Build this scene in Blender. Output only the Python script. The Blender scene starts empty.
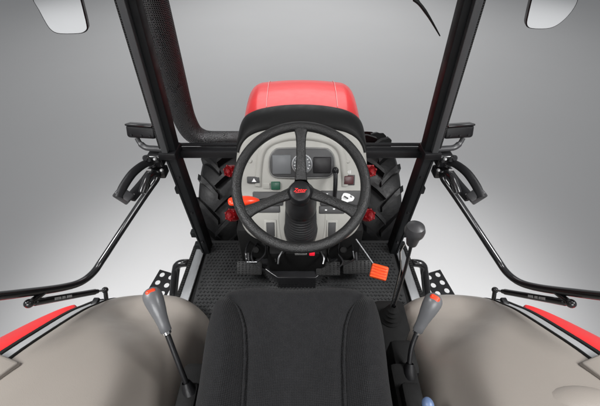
import bpy, bmesh, math, random
from mathutils import Vector, Matrix, Quaternion
random.seed(7)
R = math.radians
V = Vector
scene = bpy.context.scene
col = scene.collection

# ------------------------------------------------------------------ camera
CAM = V((0, 0, 1.30)); PITCH = R(43); FPX = 320.0
cd = bpy.data.cameras.new('camera'); cam = bpy.data.objects.new('camera', cd); col.objects.link(cam)
cd.sensor_width = 36; cd.lens = 36 * FPX / 600; cd.clip_end = 400; cd.clip_start = .02
cam.location = CAM; cam.rotation_euler = (R(90) - PITCH, 0, 0)
scene.camera = cam

def ray(px, py):
    u = (px - 300) / FPX; v = (203 - py) / FPX
    return V((u, math.cos(PITCH) + v * math.sin(PITCH), -math.sin(PITCH) + v * math.cos(PITCH)))
def at(px, py, x=None, y=None, z=None):
    d = ray(px, py)
    if x is not None: t = (x - CAM.x) / d.x
    elif y is not None: t = (y - CAM.y) / d.y
    else: t = (z - CAM.z) / d.z
    return CAM + d * t
def on_plane(px, py, p0, n):
    d = ray(px, py)
    return CAM + d * ((p0 - CAM).dot(n) / d.dot(n))

# ------------------------------------------------------------------ materials
def mat(name, base, rough=.5, metal=0, bump=0, bscale=300, var=.06, vscale=6, coat=0, spec=.5, rvar=.08, emit=None, sheen=0):
    m = bpy.data.materials.new(name); m.use_nodes = True
    nt = m.node_tree; N = nt.nodes; L = nt.links
    b = N['Principled BSDF']
    tc = N.new('ShaderNodeTexCoord')
    n1 = N.new('ShaderNodeTexNoise'); n1.inputs['Scale'].default_value = vscale; n1.inputs['Detail'].default_value = 6
    L.new(tc.outputs['Object'], n1.inputs['Vector'])
    mr = N.new('ShaderNodeMapRange'); mr.inputs[1].default_value = .3; mr.inputs[2].default_value = .7
    mr.inputs[3].default_value = 1 - var; mr.inputs[4].default_value = 1 + var
    L.new(n1.outputs['Fac'], mr.inputs[0])
    mx = N.new('ShaderNodeVectorMath'); mx.operation = 'SCALE'; mx.inputs[0].default_value = base
    L.new(mr.outputs[0], mx.inputs['Scale']); L.new(mx.outputs[0], b.inputs['Base Color'])
    m2 = N.new('ShaderNodeMapRange'); m2.inputs[1].default_value = .3; m2.inputs[2].default_value = .7
    m2.inputs[3].default_value = max(.02, rough - rvar); m2.inputs[4].default_value = min(1, rough + rvar)
    n2 = N.new('ShaderNodeTexNoise'); n2.inputs['Scale'].default_value = vscale * 5; n2.inputs['Detail'].default_value = 5
    L.new(tc.outputs['Object'], n2.inputs['Vector']); L.new(n2.outputs['Fac'], m2.inputs[0])
    L.new(m2.outputs[0], b.inputs['Roughness'])
    b.inputs['Metallic'].default_value = metal
    b.inputs['Specular IOR Level'].default_value = spec
    b.inputs['Coat Weight'].default_value = coat; b.inputs['Coat Roughness'].default_value = .12
    b.inputs['Sheen Weight'].default_value = sheen
    if bump:
        n3 = N.new('ShaderNodeTexNoise'); n3.inputs['Scale'].default_value = bscale; n3.inputs['Detail'].default_value = 2
        L.new(tc.outputs['Object'], n3.inputs['Vector'])
        bp = N.new('ShaderNodeBump'); bp.inputs['Strength'].default_value = bump; bp.inputs['Distance'].default_value = .002
        L.new(n3.outputs['Fac'], bp.inputs['Height']); L.new(bp.outputs[0], b.inputs['Normal'])
    if emit:
        b.inputs['Emission Color'].default_value = (*emit[:3], 1); b.inputs['Emission Strength'].default_value = emit[3]
    return m

M = {}
M['black'] = mat('black_plastic', (.009, .009, .010), .40, bump=.25, bscale=500, spec=.28)
M['matte'] = mat('matte_black', (.006, .006, .006), .7, bump=.2, bscale=300, spec=.2)
M['gloss'] = mat('gloss_black_paint', (.012, .012, .013), .22, coat=.3, rvar=.05)
M['pillar'] = mat('pillar_paint', (.010, .011, .012), .52, bump=.1, bscale=400, spec=.2)
M['band'] = mat('pillar_grey_band', (.062, .064, .067), .45, bump=.15, bscale=500)
M['rubber'] = mat('rubber', (.010, .010, .010), .55, bump=.3, bscale=200, var=.15, spec=.3)
M['boot'] = mat('boot_rubber', (.016, .016, .017), .40, bump=.15, bscale=300)
M['tyre'] = mat('tyre_rubber', (.0065, .0065, .0068), .45, bump=.35, bscale=90, var=.25, vscale=9, spec=.2)
M['mat'] = mat('floor_mat_rubber', (.025, .0255, .026), .40, bump=.3, bscale=350, var=.35, vscale=5, spec=.35)
M['leather'] = mat('grained_black_grip', (.009, .009, .009), .38, bump=.9, bscale=420, rvar=.1)
M['cowl'] = mat('cowl_soft_black', (.006, .006, .006), .45, bump=.3, bscale=600, spec=.25)
M['dash'] = mat('dash_grey_plastic', (.33, .325, .30), .45, bump=.25, bscale=600, var=.04)
M['dashdark'] = mat('dash_charcoal', (.045, .045, .046), .5, bump=.2, bscale=500)
M['dashmid'] = mat('dash_mid_grey', (.15, .15, .145), .5, bump=.2, bscale=500)
M['screen'] = mat('lcd_grey', (.12, .125, .13), .42, var=.02, spec=.3)
M['screendark'] = mat('lcd_dark', (.010, .009, .010), .42, var=.02, spec=.3)
M['red'] = mat('red_paint', (.74, .016, .018), .33, coat=.25, var=.03, rvar=.03)
M['redpart'] = mat('red_casting', (.24, .006, .009), .4, var=.25, vscale=30)
M['orange'] = mat('orange_plastic', (.85, .085, .008), .4, bump=.1, var=.04)
M['orangered'] = mat('orange_red_plastic', (.9, .055, .015), .32, var=.05)
M['beige'] = mat('beige_plastic', (.262, .235, .209), .36, bump=.18, bscale=700, var=.03, vscale=3)
M['seam'] = mat('pale_pinstripe', (.75, .42, .42), .4)
M['headliner'] = mat('pale_headliner', (.62, .62, .61), .8)
M['darkgrey'] = mat('dark_grey_plastic', (.035, .035, .037), .4, bump=.1)
M['grey'] = mat('lever_grey', (.10, .102, .107), .36, bump=.1, var=.05)
M['steel'] = mat('brushed_steel', (.55, .56, .57), .34, metal=1, var=.1, vscale=40)
M['strip'] = mat('satin_aluminium', (.42, .43, .44), .42, metal=.6, var=.06, vscale=20)
M['fstrip'] = mat('pale_grey_trim', (.36, .365, .37), .38, var=.04)
M['chrome'] = mat('chrome', (.8, .8, .8), .12, metal=1, var=.03)
M['white'] = mat('white_print', (.8, .8, .8), .5, var=.02)
M['redprint'] = mat('red_print', (.85, .03, .03), .4, var=.02)
M['redled'] = mat('red_indicator', (.5, .01, .02), .3, emit=(1, .02, .05, .6))
M['green'] = mat('green_switch', (.012, .075, .045), .35, var=.03)
M['maroon'] = mat('maroon_switch', (.06, .012, .014), .35, var=.03)
M['blue'] = mat('blue_plastic', (.10, .15, .27), .4)
M['mirror'] = mat('mirror_glass', (.86, .87, .88), .03, metal=1, var=.01, rvar=.01)
M['clip'] = mat('pale_clip', (.5, .5, .5), .35, metal=.5)

def fabric():
    m = mat('seat_fabric', (.0075, .0075, .0083), .92, var=.12, vscale=12, spec=.25, sheen=.05)
    nt = m.node_tree; N = nt.nodes; L = nt.links; b = N['Principled BSDF']
    tc = N.new('ShaderNodeTexCoord')
    w1 = N.new('ShaderNodeTexWave'); w1.bands_direction = 'Y'; w1.inputs['Scale'].default_value = 95; w1.inputs['Distortion'].default_value = 1.2; w1.inputs['Detail'].default_value = 3
    w2 = N.new('ShaderNodeTexWave'); w2.bands_direction = 'X'; w2.inputs['Scale'].default_value = 80; w2.inputs['Distortion'].default_value = .8; w2.inputs['Detail'].default_value = 3
    n = N.new('ShaderNodeTexNoise'); n.inputs['Scale'].default_value = 260; n.inputs['Detail'].default_value = 3
    for q in (w1, w2, n): L.new(tc.outputs['Object'], q.inputs['Vector'])
    a = N.new('ShaderNodeMath'); a.operation = 'ADD'; L.new(w1.outputs['Fac'], a.inputs[0]); L.new(w2.outputs['Fac'], a.inputs[1])
    a2 = N.new('ShaderNodeMath'); a2.operation = 'ADD'; L.new(a.outputs[0], a2.inputs[0]); L.new(n.outputs['Fac'], a2.inputs[1])
    bp = N.new('ShaderNodeBump'); bp.inputs['Strength'].default_value = .6; bp.inputs['Distance'].default_value = .0016
    L.new(a2.outputs[0], bp.inputs['Height']); L.new(bp.outputs[0], b.inputs['Normal'])
    # yarn colour
    src = b.inputs['Base Color'].links[0].from_socket
    mr = N.new('ShaderNodeMapRange'); mr.inputs[1].default_value = .4; mr.inputs[2].default_value = 2.4; mr.inputs[3].default_value = .5; mr.inputs[4].default_value = 1.75
    L.new(a2.outputs[0], mr.inputs[0])
    sc_ = N.new('ShaderNodeVectorMath'); sc_.operation = 'SCALE'; L.new(src, sc_.inputs[0]); L.new(mr.outputs[0], sc_.inputs['Scale'])
    L.new(sc_.outputs[0], b.inputs['Base Color'])
    return m
M['fabric'] = fabric()

def perforated():
    m = mat('perforated_steel', (.22, .22, .225), .30, metal=.75, var=.05)
    nt = m.node_tree; N = nt.nodes; L = nt.links; b = N['Principled BSDF']
    uv = N.new('ShaderNodeUVMap')
    def dots(ox, oy):
        mp = N.new('ShaderNodeMapping'); mp.inputs['Location'].default_value = (ox, oy, 0); mp.inputs['Scale'].default_value = (165, 96, 1)
        L.new(uv.outputs[0], mp.inputs[0])
        fr = N.new('ShaderNodeVectorMath'); fr.operation = 'FRACTION'; L.new(mp.outputs[0], fr.inputs[0])
        sb = N.new('ShaderNodeVectorMath'); sb.operation = 'SUBTRACT'; sb.inputs[1].default_value = (.5, .5, 0); L.new(fr.outputs[0], sb.inputs[0])
        ml = N.new('ShaderNodeVectorMath'); ml.operation = 'MULTIPLY'; ml.inputs[1].default_value = (1, 1.69, 0); L.new(sb.outputs[0], ml.inputs[0])
        ln = N.new('ShaderNodeVectorMath'); ln.operation = 'LENGTH'; L.new(ml.outputs[0], ln.inputs[0])
        return ln.outputs['Value']
    mn = N.new('ShaderNodeMath'); mn.operation = 'MINIMUM'; L.new(dots(0, 0), mn.inputs[0]); L.new(dots(.5, .5), mn.inputs[1])
    lt = N.new('ShaderNodeMath'); lt.operation = 'LESS_THAN'; lt.inputs[1].default_value = .41; L.new(mn.outputs[0], lt.inputs[0])
    nz = N.new('ShaderNodeTexNoise'); nz.inputs['Scale'].default_value = 700; L.new(uv.outputs[0], nz.inputs['Vector'])
    bp = N.new('ShaderNodeBump'); bp.inputs['Strength'].default_value = .9; bp.inputs['Distance'].default_value = .0015; L.new(nz.outputs['Fac'], bp.inputs['Height']); L.new(bp.outputs[0], b.inputs['Normal'])
    tr = N.new('ShaderNodeBsdfDiffuse'); tr.inputs[0].default_value = (.004, .004, .004, 1)
    mx = N.new('ShaderNodeMixShader'); L.new(lt.outputs[0], mx.inputs[0]); L.new(b.outputs[0], mx.inputs[1]); L.new(tr.outputs[0], mx.inputs[2])
    L.new(mx.outputs[0], N['Material Output'].inputs[0])
    return m
M['perf'] = perforated()

# ------------------------------------------------------------------ mesh builder
def spline(pts, n=8, closed=False):
    P = [V(p) for p in pts]; out = []
    m = len(P)
    for i in range(m if closed else m - 1):
        if closed: a, b, c, d = P[(i - 1) % m], P[i], P[(i + 1) % m], P[(i + 2) % m]
        else: a, b, c, d = P[max(i - 1, 0)], P[i], P[i + 1], P[min(i + 2, m - 1)]
        for k in range(n):
            t = k / n
            out.append(.5 * ((2 * b) + (c - a) * t + (2 * a - 5 * b + 4 * c - d) * t * t + (3 * b - a - 3 * c + d) * t ** 3))
    if not closed: out.append(P[-1])
    return out

def frame_from(z, up=V((0, 0, 1))):
    z = V(z).normalized()
    x = V(up).cross(z)
    if x.length < 1e-4: x = V((1, 0, 0))
    x.normalize(); y = z.cross(x)
    return Matrix((x, y, z)).transposed()

class MB:
    def __init__(s):
        s.bm = bmesh.new(); s.uv = s.bm.loops.layers.uv.new('uv')
    def _merge(s, b2):
        me = bpy.data.meshes.new('tmp'); b2.to_mesh(me); b2.free(); s.bm.from_mesh(me); bpy.data.meshes.remove(me)
    def box(s, c, size, rot=None, bevel=0, seg=2, taper=None):
        b = bmesh.new(); bmesh.ops.create_cube(b, size=1)
        for v in b.verts:
            k = 1
            if taper and v.co.z > 0: k = taper
            v.co = V((v.co.x * size[0] * k, v.co.y * size[1] * k, v.co.z * size[2]))
        if bevel: bmesh.ops.bevel(b, geom=list(b.edges), offset=min(bevel, min(size) * .49), segments=seg, profile=.5, affect='EDGES', clamp_overlap=True)
        mtx = (rot.to_4x4() if rot is not None else Matrix.Identity(4)); mtx.translation = V(c)
        b.transform(mtx); s._merge(b); return s
    def beam(s, a, b_, w, h, up=V((0, 0, 1)), bevel=.004):
        a = V(a); b_ = V(b_); d = b_ - a
        return s.box((a + b_) / 2, (w, h, d.length), frame_from(d, up), bevel)
    def tube(s, pts, r, n=12, closed=False, caps=True, flat=1.0, up=V((0, 0, 1))):
        P = [V(p) for p in pts]; m = len(P)
        rr = [r] * m if not hasattr(r, '__len__') else list(r)
        T = []
        for i in range(m):
            if closed: d = P[(i + 1) % m] - P[(i - 1) % m]
            else: d = P[min(i + 1, m - 1)] - P[max(i - 1, 0)]
            T.append(d.normalized())
        x = up.cross(T[0])
        if x.length < 1e-3: x = V((1, 0, 0)).cross(T[0])
        x.normalize(); rings = []; ln = 0; lens = []
        for i in range(m):
            if i:
                q = T[i - 1].rotation_difference(T[i]); x = (q @ x).normalized(); ln += (P[i] - P[i - 1]).length
            lens.append(ln); y = T[i].cross(x)
            rings.append([s.bm.verts.new(P[i] + (x * math.cos(2 * math.pi * k / n) + y * flat * math.sin(2 * math.pi * k / n)) * rr[i]) for k in range(n)])
        rmax = max(rr)
        for i in range(m if closed else m - 1):
            a, b = rings[i], rings[(i + 1) % m]
            la, lb = lens[i], (lens[i + 1] if i + 1 < m else ln + .01)
            for k in range(n):
                f = s.bm.faces.new((a[k], a[(k + 1) % n], b[(k + 1) % n], b[k]))
                c = 2 * math.pi * rmax
                for l, q in zip(f.loops, ((k / n * c, la), ((k + 1) / n * c, la), ((k + 1) / n * c, lb), (k / n * c, lb))): l[s.uv].uv = q
        if caps and not closed:
            s.bm.faces.new(rings[0][::-1]); s.bm.faces.new(rings[-1])
        return s
    def lathe(s, prof, o, axis, n=32):
        o = V(o); F = frame_from(axis); rings = []
        for r, h in prof:
            if r < 1e-6: rings.append([s.bm.verts.new(o + F @ V((0, 0, h)))])
            else: rings.append([s.bm.verts.new(o + F @ V((r * math.cos(2 * math.pi * k / n), r * math.sin(2 * math.pi * k / n), h))) for k in range(n)])
        for a, b in zip(rings, rings[1:]):
            for k in range(n):
                k2 = (k + 1) % n
                if len(a) == 1 and len(b) == 1: continue
                if len(a) == 1: s.bm.faces.new((a[0], b[k], b[k2]))
                elif len(b) == 1: s.bm.faces.new((a[k], a[k2], b[0]))
                else: s.bm.faces.new((a[k], a[k2], b[k2], b[k]))
        return s
    def loft(s, rings, closed=False, cap=False):
        Rg = [[s.bm.verts.new(V(p)) for p in r] for r in rings]
        for a, b in zip(Rg, Rg[1:]):
            m = len(a)
            for k in range(m if closed else m - 1):
                s.bm.faces.new((a[k], a[(k + 1) % m], b[(k + 1) % m], b[k]))
        if cap:
            s.bm.faces.new(Rg[0][::-1]); s.bm.faces.new(Rg[-1])
        return s
    def prism(s, pts, vec, bevel=0, seg=3):
        b = bmesh.new(); P = [V(p) for p in pts]; vec = V(vec)
        f0 = b.faces.new([b.verts.new(p) for p in P])
        r = bmesh.ops.extrude_face_region(b, geom=[f0])
        top = [g for g in r['geom'] if isinstance(g, bmesh.types.BMVert)]
        for v in top: v.co += vec
        bmesh.ops.recalc_face_normals(b, faces=list(b.faces))
        if bevel:
            ts = set(top)
            eds = [e for e in b.edges if e.verts[0] in ts and e.verts[1] in ts]
            bmesh.ops.bevel(b, geom=eds, offset=bevel, segments=seg, profile=.5, affect='EDGES', clamp_overlap=True)
        s._merge(b); return s
    def ball(s, c, r, scale=(1, 1, 1), rot=None, u=20, v=14):
        b = bmesh.new(); bmesh.ops.create_uvsphere(b, u_segments=u, v_segments=v, radius=r)
        for q in b.verts: q.co = V((q.co.x * scale[0], q.co.y * scale[1], q.co.z * scale[2]))
        m = (rot.to_4x4() if rot is not None else Matrix.Identity(4)); m.translation = V(c); b.transform(m); s._merge(b); return s
    def build(s, name, m, parent=None, angle=38, label=None, sub=0, solid=0, off=-1):
        bmesh.ops.recalc_face_normals(s.bm, faces=list(s.bm.faces))
        me = bpy.data.meshes.new(name); s.bm.to_mesh(me); s.bm.free()
        for p in me.polygons: p.use_smooth = True
        me.set_sharp_from_angle(angle=R(angle))
        me.materials.append(M[m] if isinstance(m, str) else m)
        o = bpy.data.objects.new(name, me); col.objects.link(o)
        if parent is not None:
            o.parent = parent; o.matrix_parent_inverse = ROOT_INV if parent is tractor else Matrix.Identity(4)
        if solid:
            md = o.modifiers.new('solid', 'SOLIDIFY'); md.thickness = solid; md.offset = off
        if sub:
            md = o.modifiers.new('sub', 'SUBSURF'); md.levels = sub; md.render_levels = sub
        if label: o['label'] = label
        return o

GROUND = -.74
tractor = bpy.data.objects.new('tractor', None); col.objects.link(tractor)
tractor.location = (0, 0.4, GROUND); tractor.empty_display_size = .3
tractor['label'] = 'red tractor with beige inner fenders, seen from its driver seat'
tractor['category'] = 'tractor'
ROOT_INV = Matrix.Translation(-V(tractor.location))
T = tractor
def mx(p, s): return V((p.x * s, p.y, p.z))

# ------------------------------------------------------------------ setting
fl = MB(); 
fl.loft([[V((-80, -40, GROUND)), V((80, -40, GROUND))], [V((-80, 120, GROUND)), V((80, 120, GROUND))]])
M['studio'] = mat('studio_floor_paint', (.72, .72, .72), .85, var=.012, vscale=.6, spec=.2)
g = fl.build('floor', 'studio'); g['kind'] = 'structure'

# ------------------------------------------------------------------ hood
def arch(y, zt, w, rc, drop, crown=.012, n=10, crease=.006):
    """half-box cross-section from the left lower edge over the top to the right lower edge"""
    pts = []
    pts.append(V((-w - .004, y, zt - drop)))
    pts.append(V((-w, y, zt - rc - .02)))
    for k in range(n + 1):
        a = math.pi - (math.pi / 2) * k / n
        pts.append(V((-w + rc + rc * math.cos(a), y, zt - rc + rc * math.sin(a))))
    xi = w - rc
    for k in range(1, 8):
        x = -xi + 2 * xi * k / 8
        pts.append(V((x, y, zt + crown * (1 - (x / xi) ** 2))))
    for k in range(n + 1):
        a = (math.pi / 2) * (1 - k / n)
        pts.append(V((w - rc + rc * math.cos(a), y, zt - rc + rc * math.sin(a))))
    pts.append(V((w, y, zt - rc - .02))); pts.append(V((w + .004, y, zt - drop)))
    return pts
hs = [(1.17, .695, .236, .085, .30), (1.22, .694, .240, .085, .32), (1.4, .676, .252, .088, .34), (1.58, .642, .264, .092, .36), (1.72, .598, .272, .098, .38),
      (1.84, .540, .272, .105, .4), (1.94, .455, .262, .105, .4), (2.0, .34, .245, .1, .35), (2.03, .2, .225, .09, .3)]
hs = [(y, z, w * 1.025, rc * .86, d) for y, z, w, rc, d in hs]
hood = MB().loft([[p + V((.008, 0, 0)) for p in arch(*h)] for h in hs]).build('hood', 'red', T, 50, 'red bonnet sloping away ahead of the dashboard', sub=1)
sm = MB()
for s in (-1, 1):
    pts = []
    for (y, zt, w, rc, dr) in hs[1:6]:
        xi = w - rc; x = (.150 + (y - 1.2) * .055) * s * .96
        zz = zt + .012 * max(0, 1 - (x / xi) ** 2)
        if abs(x) > xi: zz = zt - rc + math.sqrt(max(0, rc ** 2 - (abs(x) - xi) ** 2))
        pts.append(V((x + .008, y, zz + .0005)))
    sm.tube(spline(pts, 5), .0014, 6)
sm.build('panel_seam', 'seam', hood)

# ------------------------------------------------------------------ dashboard panel
PB = V((0, .84, .25)); PT = V((0, 1.06, .705))
EY = (PT - PB).normalized(); EN = V((0, -EY.z, EY.y)); EX = V((1, 0, 0))
PF = Matrix((EX, EY, EN)).transposed()
def P(px, py, h=0.0): return on_plane(px, py, PB + EN * h, EN)
arc = [(236, 153), (238, 145), (243, 137), (251, 131), (262, 127), (280, 123.5), (301, 122), (322, 123.5), (341, 127), (352, 131), (360, 137), (365, 145), (367, 153)]
low = [(368, 170), (367, 190), (364, 211), (360, 227), (352, 237), (339, 243), (320, 245.5), (301, 246), (282, 245.5), (263, 243), (250, 237), (242, 227), (238, 211), (235, 190), (235, 170)]
def px_spl(pp, n=4, closed=True):
    return [(q.x, q.y) for q in spline([V((a, b, 0)) for a, b in pp], n, closed)]
outl = px_spl(arc + low, 3)
dash = MB().prism([P(a, b, .005) - EN * .145 for a, b in outl], EN * .145, bevel=.022, seg=5).build('dashboard', 'dash', T, 40, 'pale grey dashboard panel behind the steering wheel')
def pbox(x0, y0, x1, y1, h0, h1, bevel=.003, b=None):
    a = P(x0, y1, h1); c = P(x1, y0, h1)
    w = c.x - a.x; hh = (c - a).dot(EY); cen = (a + c) / 2 - EN * ((h1 - h0) / 2)
    b = b or MB()
    b.box(cen, (w, hh, h1 - h0), PF, bevel, 3); return b
def pring(pp, r, h=0.005, closed=True, n=5, flat=.6):
    b = MB(); b.tube(spline([P(a, c, h) for a, c in pp], n, closed), r, 10, closed=closed, flat=flat, up=EN); return b
# dished cluster surround
pring([(258, 186), (259, 168), (262, 152), (270, 143), (284, 138), (301, 136.5), (318, 138), (333, 143), (341, 152), (344, 168), (345, 186)], .014, .004, False, 6, .55).build('cluster_hood', 'dash', dash)
# instrument cluster
clo = px_spl([(270, 171), (270, 158), (275, 150), (282, 148.5), (301, 148), (322, 148.5), (329, 150), (334, 158), (334, 171), (330, 176.5), (322, 177.5), (301, 178), (282, 177.5), (274, 176.5)], 3)
clus = MB().prism([P(a, b, .012) - EN * .022 for a, b in clo], EN * .022, bevel=.006, seg=3).build('instrument_cluster', 'dashdark', dash, label='dark instrument cluster with two displays and a round gauge')
pring([(270, 171), (270, 158), (275, 150), (282, 148.5), (301, 148), (322, 148.5), (329, 150), (334, 158), (334, 171), (330, 176.5), (322, 177.5), (301, 178), (282, 177.5), (274, 176.5)], .0032, .008, True, 3, 1).build('cluster_bezel', 'dashmid', dash)
pbox(272.5, 155, 291, 174.5, .006, .0155, .004).build('display', 'screen', dash, label='pale grey display left of the gauge')
pbox(313, 157, 331.5, 173.5, .006, .0155, .004).build('display', 'screendark', dash, label='dark display right of the gauge')
gc = P(302, 164, .012)
MB().lathe([(.0, .001), (.034, .001), (.036, .003), (.037, -.006)], gc, EN, 36).build('gauge', 'screen', dash)
MB().lathe([(.034, .001), (.0355, .006), (.039, .005), (.041, -.004)], gc, EN, 40).build('gauge_ring', 'steel', dash)
gm = MB()
for k in range(11):
    a = R(215 - 25 * k); d = EX * math.cos(a) + EY * math.sin(a)
    gm.beam(gc + d * .0255 + EN * .0017, gc + d * .0315 + EN * .0017, .0022, .0008, EN, 0)
gm.beam(gc + EN * .003, gc + EN * .003 + (EX * math.cos(R(150)) + EY * math.sin(R(150))) * .02, .002, .001, EN, 0)
gm.build('gauge_marks', 'white', dash)
# warning light switch + triangle
sw = pbox(247, 177, 259.5, 183.5, 0, .012, .003).build('switch', 'dashdark', dash, label='dark warning light switch with a white triangle')
q = P(254, 180.4, .0125); tri = MB()
tri.prism([q + EX * .009 - EY * .006, q - EX * .009 - EY * .006, q + EY * .009], EN * .0006); tri.build('triangle_symbol', 'white', dash)
pbox(263, 183, 270, 189, -.004, .0075, .002).build('switch_blank', 'dash', dash)
pbox(271, 182, 280, 190, 0, .013, .003).build('switch', 'green', dash, label='dark green rocker switch')
pbox(344, 176, 354, 184.5, 0, .013, .003).build('switch', 'maroon', dash, label='dark red rocker switch')
b = pbox(342.8, 175, 355.2, 185.5, 0, .008, .003); b.build('switch_frame', 'dashdark', dash)
# light symbol over the switch
lm = MB(); q = P(346, 172, .006)
lm.beam(q - EX * .012, q - EX * .005, .002, .001, EN, 0)
lm.beam(q - EX * .010 + EY * .005, q - EX * .004 + EY * .003, .002, .001, EN, 0)
lm.beam(q - EX * .010 - EY * .005, q - EX * .004 - EY * .003, .002, .001, EN, 0)
lm.tube([q + EX * .002 + (EX * math.cos(t) + EY * math.sin(t)) * .005 for t in [R(a) for a in range(0, 360, 30)]], .0011, 5, closed=True, up=EN)
lm.beam(q + EX * .011 - EY * .006, q + EX * .011 + EY * .006, .002, .001, EN, 0)
lm.beam(q + EX * .017 - EY * .006, q + EX * .017 + EY * .006, .002, .001, EN, 0)
lm.build('light_symbol', 'white', dash)
for s in ((262, 163), (340, 163)):
    MB().lathe([(0, .002), (.006, .002), (.0085, 0), (.0085, -.004)], P(s[0] - (12 if s[0] < 300 else -8), s[1] - 2, .006), EN, 20).build('screw_cap', 'dash', dash)
# lower fascia blocks
pbox(253, 192, 283, 206, -.01, .011, .005).build('control_plate', 'dashdark', dash, label='charcoal plate of the direction lever')
pbox(320, 191, 362, 206, -.01, .011, .005).build('control_plate', 'dashdark', dash, label='charcoal plate carrying the white dial')
for px, py in ((327, 194), (327, 203), (326, 210), (334, 209)):
    q = P(px, py, .0115); MB().box(q, (.008, .005, .001), PF).build('printed_mark', 'white', dash)
pbox(319, 206, 345, 214, -.01, .009, .004).build('control_plate', 'dashdark', dash)
pbox(256, 206, 280, 213, -.01, .009, .004).build('control_plate', 'dashdark', dash)
# dial: white sector disc with a pointed knob
q = P(347, 198, .0125)
dl = MB()
shape = []
for k in range(40):
    a = 2 * math.pi * k / 40
    r_ = .020 + .0028 * math.cos(3 * a + .4) + .0008 * math.sin(7 * a)
    shape.append(q + EX * r_ * 1.25 * math.cos(a) + EY * r_ * .95 * math.sin(a))
dl.prism(shape, EN * .003, .001); dial = dl.build('dial', 'white', dash)
dk = MB(); dk.beam(q + EN * .006 - EX * .012 + EY * .009, q + EN * .006 + EX * .004 - EY * .001, .006, .006, EN, .002); dk.beam(q + EN * .004 + EX * .012 + EY * .010, q + EN * .004 + EX * .018 + EY * .004, .004, .003, EN, 0)
dk.build('dial_pointer', 'dashdark', dash)
# throttle slider
sl = MB(); sl.tube(spline([P(334, 203, .01), P(335, 192, .05), P(335.5, 180, .055), P(335.5, 170, .04)], 5), [.008] * 16, 10)
sl.ball(P(335.5, 171, .042), .0125, (1, 1, 1.3)); sl.build('throttle_lever', 'black', dash, label='black throttle lever right of the cluster')
# square pockets left and right of the column
for x0, x1 in ((264.5, 276.5), (326, 338)):
    f = pbox(x0, 220, x1, 239, -.01, .008, .003).build('vent', 'dash', dash)
    pbox(x0 + 2, 222.5, x1 - 2, 236.5, -.006, .0095, .002).build('vent_insert', 'dashdark', dash)
pring([(279, 206), (278, 220), (281, 240), (286, 244), (318, 244), (323, 240), (326, 220), (325, 206)], .006, .003, False, 4, .6).build('column_surround', 'dash', dash)

# black cowl over the panel
r0 = [P(a, b, .012) for a, b in px_spl(arc, 3, False)]
inner = [P(301 + (a - 301) * .955, 153 + (b - 153) * .86, .004) for a, b in px_spl(arc, 3, False)]
back_px = [(241, 128), (242, 121), (246, 115), (253, 111), (262, 108), (280, 105), (301, 104), (322, 105), (340, 108), (349, 111), (356, 115), (361, 121), (362, 128)]
r2 = [at(a, b, y=1.185) for a, b in px_spl(back_px, 3, False)]
r3 = [p + V((0, .02, -.014)) for p in r2]
rings = [inner, r0]
for k in (1, 2, 3, 4):
    t = k / 5
    rings.append([p.lerp(q, t) + V((0, 0, .018 * math.sin(math.pi * t))) for p, q in zip(r0, r2)])
rings += [r2, r3]
cowl = MB().loft(rings).build('cowl', 'cowl', T, 60, 'matt black cowl between dashboard and red bonnet', sub=1)

# firewall and engine bay behind the dash
fw = MB(); fw.box((0, 1.135, .28), (.46, .05, .60), None, .01); fw.build('firewall', 'matte', T)
eng = MB(); eng.box((0, 1.56, .02), (.46, .8, .66), None, .04); eng.box((0, 1.45, -.25), (.30, 1.1, .4), None, .04)
for y in (1.3, 1.5, 1.7): 
    for s in (-1, 1): eng.box((s * .25, y, .05), (.06, .1, .3), None, .02)
eng.build('engine', 'matte', T)
for s in (-1, 1):
    for (px, py, y, r) in ((229.5, 171, 1.24, .029), (231, 215, 1.16, .033)):
        cb = MB()
        c = at(300 + s * (300 - px), py, y=y)
        ax = (CAM - c).normalized() + V((s * .6, 0, 0)); F = frame_from(ax)
        cb.lathe([(0, .01), (r * .3, .012), (r * .38, -.002), (r * .7, .004), (r * .85, .012), (r, .0), (r * 1.04, -.03), (r * .8, -.06), (r * .8, -.16)], c, ax, 24)
        for k in range(6):
            a = k * math.pi / 3
            cb.ball(c + F @ V((r * .86 * math.cos(a), r * .86 * math.sin(a), .010)), .006, u=8, v=6)
        cb.build('axle_flange', 'redpart', T, label='bolted red flange showing beside the dashboard')

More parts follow.
